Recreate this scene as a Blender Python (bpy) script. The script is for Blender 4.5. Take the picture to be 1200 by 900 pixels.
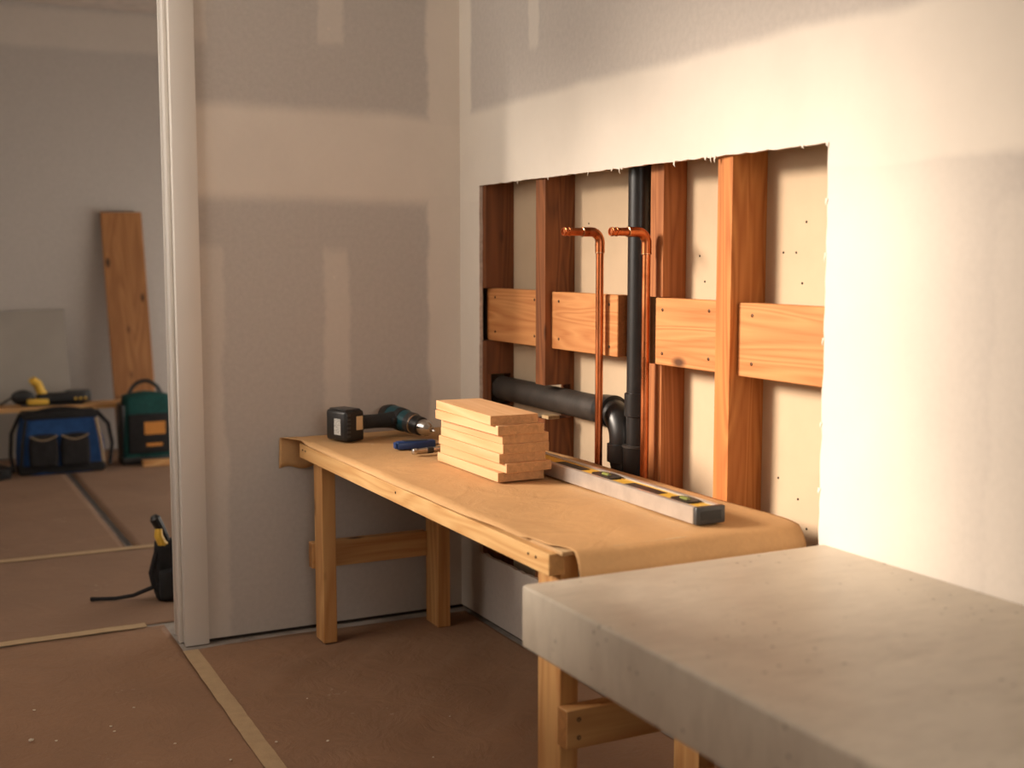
import bpy, bmesh, math, random
from mathutils import Vector, Matrix, noise as mnoise

for o in list(bpy.data.objects):
    bpy.data.objects.remove(o, do_unlink=True)
SC = bpy.context.scene
COL = SC.collection
random.seed(7)

# ------------------------------------------------------------------ camera
# corner of back wall (plane y=0) and right wall (plane x=0) on the floor is the origin
FPX, HY = 1440.0, 303.0
CAM = Vector((-1.866, -4.091, 1.3))
TILT = math.atan((450 - HY) / FPX)
YAW = math.atan(735 / math.hypot(FPX, 147))
FW = Vector((math.sin(YAW) * math.cos(TILT), math.cos(YAW) * math.cos(TILT), -math.sin(TILT)))
RT = Vector((math.cos(YAW), -math.sin(YAW), 0))
UP = RT.cross(FW)
cd = bpy.data.cameras.new('camera')
cam = bpy.data.objects.new('camera', cd)
COL.objects.link(cam)
cam.matrix_world = Matrix(((RT.x, UP.x, -FW.x, CAM.x), (RT.y, UP.y, -FW.y, CAM.y), (RT.z, UP.z, -FW.z, CAM.z), (0, 0, 0, 1)))
cd.sensor_width = 36
cd.lens = FPX / 1200 * 36
cd.dof.use_dof = True
cd.dof.focus_distance = 3.5
cd.dof.aperture_fstop = 2.1
SC.camera = cam

# ------------------------------------------------------------------ light
w = bpy.data.worlds.new('world')
SC.world = w
w.use_nodes = True
w.node_tree.nodes['Background'].inputs[0].default_value = (1.0, 0.925, 0.83, 1)
w.node_tree.nodes['Background'].inputs[1].default_value = 4.3
sd = bpy.data.lights.new('low_sun', 'SUN')
sd.energy = 7.0
sd.color = (1.0, 0.85, 0.71)
sd.angle = math.radians(16)
sun = bpy.data.objects.new('low_sun', sd)
COL.objects.link(sun)
sun.rotation_euler = Vector((1, -0.48, -0.42)).to_track_quat('-Z', 'Y').to_euler()
sun.location = (-8, 2, 4)
SC.view_settings.view_transform = 'Standard'
SC.view_settings.look = 'None'
SC.view_settings.gamma = 1
SC.view_settings.use_curve_mapping = False
SC.view_settings.exposure = 0.0


def portal(name, loc, normal, sx, sy):
    l = bpy.data.lights.new(name, 'AREA')
    l.shape = 'RECTANGLE'
    l.size, l.size_y = sx, sy
    l.cycles.is_portal = True
    o = bpy.data.objects.new(name, l)
    COL.objects.link(o)
    o.location = loc
    o.rotation_euler = Vector(normal).to_track_quat('-Z', 'Z').to_euler()


# ------------------------------------------------------------------ pixel -> position helpers
def ray(x, y):
    return FW + RT * ((x - 600) / FPX) - UP * ((y - 450) / FPX)


def onx(x, y, X):
    r = ray(x, y)
    return CAM + r * ((X - CAM.x) / r.x)


def ony(x, y, Y):
    r = ray(x, y)
    return CAM + r * ((Y - CAM.y) / r.y)


def onz(x, y, Z):
    r = ray(x, y)
    return CAM + r * ((Z - CAM.z) / r.z)


# ------------------------------------------------------------------ material helpers
class NT:
    def __init__(self, name):
        self.m = bpy.data.materials.new(name)
        self.m.use_nodes = True
        self.t = self.m.node_tree
        self.b = self.t.nodes['Principled BSDF']

    def n(self, kind, **kw):
        nd = self.t.nodes.new(kind)
        for k, v in kw.items():
            setattr(nd, k, v)
        return nd

    def set(self, sock, v):
        if isinstance(v, bpy.types.NodeSocket):
            self.t.links.new(v, sock)
        else:
            sock.default_value = v

    def math(self, op, a, b=0.0, c=None):
        nd = self.n('ShaderNodeMath', operation=op)
        self.set(nd.inputs[0], a)
        self.set(nd.inputs[1], b)
        if c is not None:
            self.set(nd.inputs[2], c)
        return nd.outputs[0]

    def coords(self, scale=(1, 1, 1), rnd=True):
        tc = self.n('ShaderNodeTexCoord')
        mp = self.n('ShaderNodeMapping')
        self.t.links.new(tc.outputs['Object'], mp.inputs[0])
        mp.inputs['Scale'].default_value = scale
        if rnd:
            oi = self.n('ShaderNodeObjectInfo')
            cx = self.n('ShaderNodeCombineXYZ')
            for i, k in enumerate((37.0, 53.0, 71.0)):
                self.t.links.new(self.math('MULTIPLY', oi.outputs['Random'], k), cx.inputs[i])
            self.t.links.new(cx.outputs[0], mp.inputs['Location'])
        return mp.outputs[0]

    def noise(self, vec, scale, detail=3, rough=0.55, dist=0.0):
        nd = self.n('ShaderNodeTexNoise')
        self.t.links.new(vec, nd.inputs['Vector'])
        nd.inputs['Scale'].default_value = scale
        nd.inputs['Detail'].default_value = detail
        nd.inputs['Roughness'].default_value = rough
        nd.inputs['Distortion'].default_value = dist
        return nd.outputs['Fac']

    def ramp(self, fac, stops):
        nd = self.n('ShaderNodeValToRGB')
        self.set(nd.inputs[0], fac)
        e = nd.color_ramp.elements
        while len(e) < len(stops):
            e.new(0.5)
        for i, (p, c) in enumerate(stops):
            e[i].position = p
            e[i].color = (c[0], c[1], c[2], 1) if not isinstance(c, float) else (c, c, c, 1)
        return nd.outputs[0]

    def mix(self, fac, a, b, blend='MIX'):
        nd = self.n('ShaderNodeMix', data_type='RGBA', blend_type=blend)
        self.set(nd.inputs[0], fac)
        for s, v in ((nd.inputs[6], a), (nd.inputs[7], b)):
            self.set(s, v if isinstance(v, bpy.types.NodeSocket) else (v[0], v[1], v[2], 1))
        return nd.outputs[2]

    def bump(self, h, strength, dist=0.01):
        nd = self.n('ShaderNodeBump')
        self.set(nd.inputs['Height'], h)
        nd.inputs['Strength'].default_value = strength
        nd.inputs['Distance'].default_value = dist
        self.t.links.new(nd.outputs[0], self.b.inputs['Normal'])

    def out(self, col, rough=0.6, metal=0.0, spec=0.5):
        self.set(self.b.inputs['Base Color'], col if isinstance(col, bpy.types.NodeSocket) else (col[0], col[1], col[2], 1))
        self.set(self.b.inputs['Roughness'], rough)
        self.b.inputs['Metallic'].default_value = metal
        self.b.inputs['Specular IOR Level'].default_value = spec
        return self.m


def srgb(r, g, b):
    f = lambda c: (c / 255 / 12.92) if c <= 10 else (((c / 255) + 0.055) / 1.055) ** 2.4
    return (f(r), f(g), f(b))


def wood(name, axis, light, dark, knots=0.5, ringscale=26.0, rough=0.6):
    m = NT(name)
    sc = [1.0, 1.0, 1.0]
    sc[axis] = 0.09
    v = m.coords(tuple(sc))
    big = m.noise(v, 9.0, 2, 0.5, 0.6)
    ring = m.math('FRACT', m.math('MULTIPLY', big, ringscale * 0.32))
    ring = m.math('ABSOLUTE', m.math('SUBTRACT', ring, 0.5))
    sc2 = [1.0, 1.0, 1.0]
    sc2[axis] = 0.03
    fine = m.noise(m.coords(tuple(sc2)), 170.0, 3, 0.6)
    base = m.mix(m.ramp(ring, [(0.05, 0.0), (0.45, 1.0)]), dark, light)
    mid = tuple((a * 0.6 + b * 0.4) for a, b in zip(light, dark))
    base = m.mix(m.ramp(fine, [(0.38, 0.0), (0.62, 0.55)]), base, mid)
    tint = m.noise(v, 3.0, 2)
    base = m.mix(m.ramp(tint, [(0.35, 0.0), (0.7, 0.35)]), base, tuple(c * 0.72 for c in light))
    if knots > 0:
        ks = [1.0, 1.0, 1.0]
        ks[axis] = 0.45
        vo = m.n('ShaderNodeTexVoronoi')
        m.t.links.new(m.coords(tuple(ks)), vo.inputs['Vector'])
        vo.inputs['Scale'].default_value = 9.0
        d = m.math('ADD', vo.outputs['Distance'], m.math('MULTIPLY', m.noise(v, 30.0), 0.05))
        core = m.ramp(d, [(0.10, 1.0), (0.20, 0.0)])
        sel = m.n('ShaderNodeSeparateColor')
        m.t.links.new(vo.outputs['Color'], sel.inputs[0])
        pick = m.math('GREATER_THAN', sel.outputs[0], 1.0 - knots * 0.5)
        base = m.mix(m.math('MULTIPLY', core, pick), base, tuple(c * 0.22 for c in dark))
    tcn = m.n('ShaderNodeTexCoord')
    sn = m.n('ShaderNodeSeparateXYZ')
    m.t.links.new(tcn.outputs['Normal'], sn.inputs[0])
    endf = m.ramp(m.math('ABSOLUTE', sn.outputs[axis]), [(0.8, 0.0), (0.95, 1.0)])
    grain = m.noise(m.coords((1, 1, 1)), 60.0, 4, 0.6, 0.8)
    endc = m.mix(m.ramp(grain, [(0.35, 0.0), (0.65, 1.0)]), tuple(c * 0.62 for c in dark), tuple(c * 0.86 for c in dark))
    base = m.mix(endf, base, endc)
    m.bump(fine, 0.12, 0.002)
    return m.out(base, rough, 0, 0.35)


def simple(name, col, rough=0.5, metal=0.0, var=0.12, scale=12.0, bump=0.0, spec=0.5):
    m = NT(name)
    v = m.coords()
    nz = m.noise(v, scale, 4)
    c = m.mix(m.ramp(nz, [(0.3, 0.0), (0.7, 1.0)]), tuple(x * (1 - var) for x in col), tuple(min(1, x * (1 + var)) for x in col))
    if bump:
        m.bump(m.noise(v, scale * 6, 3), bump, 0.003)
    return m.out(c, rough, metal, spec)


def rect_mask(m, a, b, a0, a1, b0, b1, sa, sb):
    """soft rectangle in the surface coordinates a, b"""
    def edge(v, lo, hi, s):
        u = m.n('ShaderNodeMapRange', interpolation_type='SMOOTHSTEP')
        m.set(u.inputs[0], v)
        u.inputs[1].default_value = lo - s
        u.inputs[2].default_value = lo + s
        d = m.n('ShaderNodeMapRange', interpolation_type='SMOOTHSTEP')
        m.set(d.inputs[0], v)
        d.inputs[1].default_value = hi - s
        d.inputs[2].default_value = hi + s
        d.inputs[3].default_value = 1.0
        d.inputs[4].default_value = 0.0
        return m.math('MULTIPLY', u.outputs[0], d.outputs[0])
    return m.math('MULTIPLY', edge(a, a0, a1, sa), edge(b, b0, b1, sb))


def drywall(name, horiz, rects, paper, mud):
    """drywall paper with bands of joint compound; rects in (horizontal, z) metres"""
    m = NT(name)
    v = m.coords(rnd=False)
    sp = m.n('ShaderNodeSeparateXYZ')
    m.t.links.new(v, sp.inputs[0])
    wob = m.math('MULTIPLY', m.math('SUBTRACT', m.noise(v, 5.0, 5, 0.6), 0.5), 0.07)
    wob2 = m.math('MULTIPLY', m.math('SUBTRACT', m.noise(v, 3.1, 4, 0.5), 0.5), 0.05)
    a = m.math('ADD', sp.outputs[horiz], wob)
    b = m.math('ADD', sp.outputs[2], wob2)
    tot = None
    for (a0, a1, b0, b1, sa, sb, k) in rects:
        r = m.math('MULTIPLY', rect_mask(m, a, b, a0, a1, b0, b1, sa, sb), k)
        tot = r if tot is None else m.math('MAXIMUM', tot, r)
    fine = m.noise(v, 60.0, 4, 0.6)
    blotch = m.noise(v, 4.0, 3)
    pc = m.mix(m.ramp(fine, [(0.3, 0.0), (0.7, 1.0)]), tuple(c * 0.94 for c in paper), tuple(c * 1.04 for c in paper))
    mc = m.mix(m.ramp(blotch, [(0.3, 0.0), (0.7, 1.0)]), tuple(c * 0.95 for c in mud), tuple(c * 1.03 for c in mud))
    col = m.mix(tot, pc, mc)
    m.bump(m.math('ADD', m.math('MULTIPLY', fine, 0.25), m.math('MULTIPLY', tot, 0.7)), 0.18, 0.003)
    return m.out(col, 0.85, 0, 0.25)


def kraft(name, col, wr=0.5):
    m = NT(name)
    v = m.coords(rnd=False)
    n1 = m.noise(v, 2.3, 5, 0.6, 0.6)
    n2 = m.noise(v, 90.0, 3)
    n3 = m.noise(v, 7.0, 5, 0.65, 1.2)
    c = m.mix(m.ramp(n1, [(0.3, 0.0), (0.7, 1.0)]), tuple(x * 0.86 for x in col), tuple(x * 1.1 for x in col))
    c = m.mix(m.ramp(n2, [(0.35, 0.0), (0.65, 0.25)]), c, tuple(x * 0.8 for x in col))
    # dusty white scuffs
    sc = m.ramp(m.math('MULTIPLY', m.noise(v, 3.7, 2), m.noise(v, 38.0, 6, 0.75)), [(0.40, 0.0), (0.48, 0.5)])
    c = m.mix(sc, c, (0.72, 0.6, 0.48))
    m.bump(m.math('ADD', n3, m.math('MULTIPLY', n2, 0.04)), wr, 0.012)
    return m.out(c, 0.72, 0, 0.3)


# ------------------------------------------------------------------ materials
M = {}
M['pine_x'] = wood('pine_x', 0, srgb(214, 168, 112), srgb(180, 124, 70), 0.7)
M['pine_y'] = wood('pine_y', 1, srgb(222, 180, 122), srgb(198, 146, 88), 0.5)
M['pine_z'] = wood('pine_z', 2, srgb(212, 164, 106), srgb(182, 126, 72), 0.8)
M['stack'] = wood('stack_board_wood', 1, srgb(226, 182, 136), srgb(208, 158, 108), 0.0, 14)
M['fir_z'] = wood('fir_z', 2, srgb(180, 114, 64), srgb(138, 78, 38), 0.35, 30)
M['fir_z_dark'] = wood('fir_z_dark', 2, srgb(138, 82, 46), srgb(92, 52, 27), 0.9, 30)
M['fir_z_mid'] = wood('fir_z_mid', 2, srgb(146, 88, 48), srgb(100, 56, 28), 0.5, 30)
M['fir_z_lit'] = wood('fir_z_lit', 2, srgb(208, 134, 70), srgb(172, 96, 42), 0.3, 40)  # stronger light on the last stud, put into a brighter wood colour
M['fir_y'] = wood('fir_y', 1, srgb(214, 150, 92), srgb(184, 112, 58), 0.45, 34)
M['ply'] = wood('ply_edge', 1, srgb(220, 190, 145), srgb(178, 138, 92), 0, 60)
M['old_board'] = wood('old_board', 2, srgb(172, 118, 70), srgb(136, 88, 48), 0.3, 20)
PAPER = srgb(186, 178, 170)
MUD = srgb(226, 214, 200)
M['wall_back'] = drywall('drywall_back', 0, [
    (-1.2, 0.2, 1.50, 1.80, 0.03, 0.03, 0.75),
    (-0.125, 0.3, -1, 4, 0.012, 0.1, 0.7),
    (-1.2, -0.868, -1, 1.34, 0.012, 0.02, 0.35),
    (-0.523, -0.428, 0.70, 1.34, 0.012, 0.03, 0.42),
    (-0.519, -0.432, 2.03, 3.2, 0.01, 0.02, 0.42),
    (-0.492, -0.474, 1.232, 1.250, 0.014, 0.014, 0.9),
    (-0.487, -0.469, 2.07, 2.088, 0.014, 0.014, 0.9),
    (-0.96, -0.90, 2.0, 3.2, 0.01, 0.02, 0.35),
], PAPER, MUD)
MUDR = srgb(232, 222, 208)
M['wall_right'] = drywall('drywall_right', 1, [
    (-8, 1, 1.49, 1.815, 0.03, 0.02, 0.85),
    (-0.10, 0.3, -1, 4, 0.012, 0.1, 0.8),
    (-2.35, 1, 0.35, 1.6, 0.25, 0.2, 0.85),
    (-0.60, -0.53, 1.97, 3.2, 0.01, 0.02, 0.5),
    (-0.98, -0.90, 2.05, 3.2, 0.01, 0.02, 0.4),
    (-8, -2.42, -1, 1.42, 0.02, 0.03, 0.35),
], srgb(196, 187, 178), MUDR)
M['wall_plain'] = drywall('drywall_plain', 0, [(-9, 9, 1.2, 1.45, 0.03, 0.03, 0.4)], srgb(186, 178, 170), MUD)
M['cavity'] = simple('cavity_sheet', srgb(204, 180, 150), 0.85, 0, 0.04, 8, 0.1, 0.2)
M['gypsum'] = simple('gypsum_core', srgb(200, 182, 165), 0.95, 0, 0.2, 60, 0.6, 0.1)
M['white_paint'] = simple('white_trim_paint', srgb(214, 206, 196), 0.38, 0, 0.02, 3, 0.0, 0.4)
M['ceiling'] = simple('ceiling_paint', srgb(190, 176, 164), 0.9)
M['slab'] = simple('floor_slab', srgb(158, 148, 138), 0.85, 0, 0.3, 9, 0.3)
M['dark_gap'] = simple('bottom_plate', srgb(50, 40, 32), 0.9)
M['kraft_floor'] = kraft('kraft_floor', srgb(150, 116, 90), 0.7)
M['kraft_far'] = kraft('kraft_far', srgb(146, 116, 94), 0.4)
M['kraft_bench'] = kraft('kraft_bench', srgb(204, 160, 110), 0.35)
M['tape'] = simple('masking_tape', srgb(184, 156, 120), 0.6, 0, 0.08, 30, 0.3)
M['black_tape'] = simple('black_tape', srgb(70, 64, 62), 0.5, 0, 0.2, 30, 0.2)
M['abs'] = simple('black_pipe_plastic', srgb(34, 32, 31), 0.36, 0, 0.25, 10, 0.05, 0.5)
M['abs_dusty'] = simple('dusty_pipe_plastic', srgb(58, 52, 47), 0.55, 0, 0.4, 14, 0.2, 0.4)
cu = NT('copper')
cv = cu.coords((1, 1, 0.3))
cc = cu.ramp(cu.noise(cv, 16.0, 5, 0.65, 0.8), [(0.3, srgb(150, 78, 42)), (0.55, srgb(206, 124, 78)), (0.8, srgb(224, 150, 108))])
M['copper'] = cu.out(cc, cu.ramp(cu.noise(cv, 30, 3), [(0.3, 0.24), (0.7, 0.42)]), 1.0)
M['solder'] = simple('solder', srgb(206, 150, 110), 0.3, 1.0, 0.1, 30)
M['screw'] = simple('screw_steel', srgb(70, 58, 48), 0.45, 0.8)
M['chrome'] = simple('chrome_steel', srgb(200, 196, 190), 0.2, 1.0, 0.05)
M['alu'] = simple('aluminium', srgb(214, 208, 200), 0.34, 0.75, 0.1, 22, 0.05)
M['yellow'] = simple('yellow_paint', srgb(222, 176, 62), 0.5, 0, 0.1, 20)
M['black'] = simple('black_plastic', srgb(26, 25, 25), 0.42, 0, 0.15, 20, 0.05)
M['rubber'] = simple('grip_rubber', srgb(30, 30, 31), 0.7, 0, 0.2, 60, 0.3)
M['dark_grey'] = simple('dark_grey_plastic', srgb(58, 58, 58), 0.4)
M['teal'] = simple('teal_plastic', srgb(20, 74, 84), 0.35, 0, 0.08)
M['beige'] = simple('beige_plastic', srgb(206, 178, 136), 0.45)
M['blue'] = simple('blue_plastic', srgb(26, 62, 122), 0.35, 0, 0.08)
M['blue_cloth'] = simple('blue_cloth', srgb(38, 70, 116), 0.85, 0, 0.2, 30, 0.5, 0.2)
M['black_cloth'] = simple('black_cloth', srgb(40, 38, 38), 0.85, 0, 0.2, 40, 0.5, 0.2)
M['green_cloth'] = simple('green_cloth', srgb(16, 66, 62), 0.75, 0, 0.2, 30, 0.4, 0.3)
M['tan_strap'] = simple('tan_strap', srgb(150, 128, 100), 0.8)
M['orange'] = simple('orange_patch', srgb(196, 128, 52), 0.6)
M['vial'] = simple('vial_green', srgb(120, 124, 66), 0.12)
M['sheet_white'] = simple('board_face', srgb(158, 150, 140), 0.8, 0, 0.05, 5)
M['crumb'] = simple('plaster_crumb', srgb(214, 200, 180), 0.9)
# printed sticker: rows of grey print on white
st = NT('sticker_print')
sv = st.coords(rnd=False)
rows = st.n('ShaderNodeTexBrick')
st.t.links.new(sv, rows.inputs['Vector'])
M['sticker'] = st.out(st.mix(st.ramp(st.noise(st.coords((120, 40, 300), False), 3.0, 3), [(0.5, 0.0), (0.56, 0.7)]), srgb(206, 204, 198), srgb(70, 70, 70)), 0.4)
# concrete counter
cn = NT('cast_concrete')
v = cn.coords(rnd=False)
cl = cn.noise(v, 2.2, 6, 0.6, 0.9)
col = cn.mix(cn.ramp(cl, [(0.3, 0.0), (0.7, 1.0)]), srgb(188, 177, 160), srgb(216, 205, 187))
mott = cn.noise(cn.coords((1.0, 3.0, 1.0), False), 7.0, 6, 0.7)
col = cn.mix(cn.ramp(mott, [(0.45, 0.0), (0.75, 0.5)]), col, srgb(162, 150, 134))
vo = cn.n('ShaderNodeTexVoronoi')
cn.t.links.new(v, vo.inputs['Vector'])
vo.inputs['Scale'].default_value = 34
vo.inputs['Randomness'].default_value = 1
pits = cn.math('MULTIPLY', cn.ramp(vo.outputs['Distance'], [(0.07, 1.0), (0.17, 0.0)]), cn.ramp(cn.noise(v, 5.0, 3), [(0.44, 0.0), (0.58, 1.0)]))
col = cn.mix(cn.math('MULTIPLY', pits, 0.85), col, srgb(110, 98, 84))
cn.bump(cn.math('SUBTRACT', cn.math('MULTIPLY', mott, 0.1), pits), 0.12, 0.003)
M['concrete'] = cn.out(col, cn.ramp(cl, [(0.3, 0.38), (0.7, 0.55)]), 0, 0.45)
# window glass: thin pane
gl = NT('window_glass')
tr = gl.n('ShaderNodeBsdfTransparent')
gs = gl.n('ShaderNodeBsdfGlossy')
gs.inputs['Roughness'].default_value = 0.02
mx = gl.n('ShaderNodeMixShader')
mx.inputs[0].default_value = 0.06
gl.t.links.new(tr.outputs[0], mx.inputs[1])
gl.t.links.new(gs.outputs[0], mx.inputs[2])
gl.t.links.new(mx.outputs[0], gl.t.nodes['Material Output'].inputs[0])
M['glass'] = gl.m


# ------------------------------------------------------------------ object helpers
def link(name, bm, mat, parent=None, loc=(0, 0, 0), rot=(0, 0, 0), smooth=False):
    me = bpy.data.meshes.new(name)
    bm.normal_update()
    bm.to_mesh(me)
    bm.free()
    o = bpy.data.objects.new(name, me)
    COL.objects.link(o)
    if isinstance(mat, str):
        mat = M[mat]
    me.materials.append(mat)
    o.location = loc
    o.rotation_euler = rot
    if parent:
        o.parent = parent
    if smooth:
        for p in me.polygons:
            p.use_smooth = True
    return o


def sharp_smooth(o, deg=35):
    me = o.data
    bm = bmesh.new()
    bm.from_mesh(me)
    for f in bm.faces:
        f.smooth = True
    for e in bm.edges:
        if len(e.link_faces) == 2 and e.calc_face_angle(0) > math.radians(deg):
            e.smooth = False
    bm.to_mesh(me)
    bm.free()
    return o


def tag(o, label, cat, group=None):
    o['label'] = label
    o['category'] = cat
    if group:
        o['group'] = group
    return o


def thing(name, label, cat, loc=(0, 0, 0), rotz=0.0, group=None):
    o = bpy.data.objects.new(name, None)
    COL.objects.link(o)
    o.empty_display_size = 0.05
    o.location = loc
    o.rotation_euler = (0, 0, rotz)
    return tag(o, label, cat, group)


def structure(o):
    o['kind'] = 'structure'
    return o


def bm_box(bm, lo, hi):
    vs = [bm.verts.new((x, y, z)) for x in (lo[0], hi[0]) for y in (lo[1], hi[1]) for z in (lo[2], hi[2])]
    for q in ((0, 1, 3, 2), (4, 6, 7, 5), (0, 4, 5, 1), (2, 3, 7, 6), (0, 2, 6, 4), (1, 5, 7, 3)):
        bm.faces.new([vs[i] for i in q])


def box(name, lo, hi, mat, parent=None, bevel=0.0015, rot=(0, 0, 0), seg=1, origin=None):
    """axis aligned box between two corners (in parent space); mesh centred on its own origin"""
    c = Vector([(a + b) / 2 for a, b in zip(lo, hi)])
    h = [abs(b - a) / 2 for a, b in zip(lo, hi)]
    bm = bmesh.new()
    bm_box(bm, [-x for x in h], h)
    if bevel:
        bmesh.ops.bevel(bm, geom=bm.edges[:], offset=min(bevel, min(h) * 0.9), segments=seg, profile=0.5, affect='EDGES')
    o = link(name, bm, mat, parent, c, rot)
    if seg > 1:
        sharp_smooth(o)
    return o


def prof(name, rings, mat, parent=None, loc=(0, 0, 0), rot=(0, 0, 0), n=20, capa=True, capb=True, deg=35):
    """lathe about local z: rings = [(r, z), ...]"""
    bm = bmesh.new()
    loops = []
    for r, z in rings:
        loops.append([bm.verts.new((r * math.cos(2 * math.pi * i / n), r * math.sin(2 * math.pi * i / n), z)) for i in range(n)])
    for a, b in zip(loops, loops[1:]):
        for i in range(n):
            bm.faces.new((a[i], a[(i + 1) % n], b[(i + 1) % n], b[i]))
    if capa:
        bm.faces.new(loops[0][::-1])
    if capb:
        bm.faces.new(loops[-1])
    bmesh.ops.recalc_face_normals(bm, faces=bm.faces[:])
    return sharp_smooth(link(name, bm, mat, parent, loc, rot), deg)


def bm_tube(bm, pts, rad, n=14, closed_ends=True):
    pts = [Vector(p) for p in pts]
    rr = rad if isinstance(rad, (list, tuple)) else [rad] * len(pts)
    loops = []
    nrm = None
    for i, p in enumerate(pts):
        t = (pts[min(i + 1, len(pts) - 1)] - pts[max(i - 1, 0)]).normalized()
        if nrm is None:
            nrm = t.orthogonal().normalized()
        else:
            nrm = (nrm - t * nrm.dot(t)).normalized()
        bn = t.cross(nrm)
        loops.append([bm.verts.new(p + (nrm * math.cos(2 * math.pi * k / n) + bn * math.sin(2 * math.pi * k / n)) * rr[i]) for k in range(n)])
    for a, b in zip(loops, loops[1:]):
        for k in range(n):
            bm.faces.new((a[k], a[(k + 1) % n], b[(k + 1) % n], b[k]))
    if closed_ends:
        bm.faces.new(loops[0][::-1])
        bm.faces.new(loops[-1])


def tube(name, pts, rad, mat, parent=None, n=14, deg=35, ends=True):
    c = sum((Vector(p) for p in pts), Vector()) / len(pts)
    bm = bmesh.new()
    bm_tube(bm, [Vector(p) - c for p in pts], rad, n, ends)
    bmesh.ops.recalc_face_normals(bm, faces=bm.faces[:])
    return sharp_smooth(link(name, bm, mat, parent, c), deg)


def arc(c, a, b, r, t0, t1, n=8):
    """points c + r*(cos t * a + sin t * b)"""
    a, b, c = Vector(a), Vector(b), Vector(c)
    return [c + (a * math.cos(t0 + (t1 - t0) * i / n) + b * math.sin(t0 + (t1 - t0) * i / n)) * r for i in range(n + 1)]


def prism(name, outline, axis, d0, d1, mat, parent=None, bevel=0.0, loc=(0, 0, 0)):
    """extrude a 2-D outline along an axis (0,1,2) from d0 to d1; outline holds the other two coords in order"""
    bm = bmesh.new()
    def mk(p, d):
        q = list(p)
        q.insert(axis, d)
        return bm.verts.new(q)
    a = [mk(p, d0) for p in outline]
    b = [mk(p, d1) for p in outline]
    n = len(outline)
    bm.faces.new(a)
    bm.faces.new(b[::-1])
    for i in range(n):
        bm.faces.new((a[i], b[i], b[(i + 1) % n], a[(i + 1) % n]))
    bmesh.ops.recalc_face_normals(bm, faces=bm.faces[:])
    if bevel:
        bmesh.ops.bevel(bm, geom=bm.edges[:], offset=bevel, segments=1, affect='EDGES')
    return link(name, bm, mat, parent, loc)


def screw(parent, loc, axis='x', r=0.0045):
    rot = {'x': (0, -math.pi / 2, 0), 'y': (math.pi / 2, 0, 0), 'z': (0, 0, 0)}[axis]
    return prof('screw', [(r, -0.004), (r, 0.0006), (r * 0.55, 0.0012), (r * 0.5, -0.0006)], 'screw', parent, loc, rot, 10)


CEIL = 2.95
LX, FY, RY = -2.5, 4.6, -5.6      # left wall x, far wall y, wall behind the camera y

# ------------------------------------------------------------------ structure
structure(box('floor', (LX - 0.2, RY - 0.2, -0.15), (1.6, FY + 0.3, 0.0), 'slab', bevel=0))
structure(box('ceiling', (LX - 0.2, RY - 0.2, CEIL), (1.6, FY + 0.3, CEIL + 0.12), 'ceiling', bevel=0))


def panel_with_hole(name, outer, hole, axis, d0, d1, mat):
    """flat sheet with thickness and a ragged hole; outlines in the two coords other than axis"""
    bm = bmesh.new()
    def loop(pts, d):
        vs = []
        for p in pts:
            q = list(p)
            q.insert(axis, d)
            vs.append(bm.verts.new(q))
        return vs, [bm.edges.new((vs[i], vs[(i + 1) % len(vs)])) for i in range(len(vs))]
    for d in (d0, d1):
        ov, oe = loop(outer, d)
        hv, he = loop(hole, d)
        bmesh.ops.triangle_fill(bm, edges=oe + he, use_beauty=True)
        if d == d0:
            o0, h0 = ov, hv
    for a, b in ((o0, ov), (h0, hv)):
        for i in range(len(a)):
            bm.faces.new((a[i], a[(i + 1) % len(a)], b[(i + 1) % len(b)], b[i]))
    bmesh.ops.recalc_face_normals(bm, faces=bm.faces[:])
    return bm


# right wall: drywall sheet with the rough cut opening
TOPZ, BOTZ, CY0, CY1 = 1.554, 0.246, -0.159, -1.958
hole = []
def rag(p0, p1, n, amp, seed):
    out = []
    for i in range(n):
        t = i / n
        j = (mnoise.noise(Vector((i * 0.45, seed, 0))) * 1.4 + random.uniform(-0.5, 0.5)) * amp
        d = Vector((p1[0] - p0[0], p1[1] - p0[1])).normalized()
        out.append((p0[0] + (p1[0] - p0[0]) * t - d.y * j, p0[1] + (p1[1] - p0[1]) * t + d.x * j))
    return out
hole += rag((CY0, BOTZ), (CY0 - 0.005, TOPZ), 60, 0.0022, 1.3)
hole += rag((CY0 - 0.005, TOPZ), (CY1, TOPZ), 110, 0.0022, 4.1)
hole += rag((CY1, TOPZ), (CY1, BOTZ), 60, 0.0025, 7.7)
hole += rag((CY1, BOTZ), (CY0, BOTZ), 90, 0.005, 9.2)
bm = panel_with_hole('wall_right', [(0.0, 0.014), (0.0, CEIL), (RY, CEIL), (RY, 0.014)], hole, 0, 0.0, 0.0127, None)
wr = structure(link('wall_right', bm, 'wall_right'))
wr.data.materials.append(M['gypsum'])
for p in wr.data.polygons:
    if abs(p.normal.x) < 0.5:
        p.material_index = 1
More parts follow.
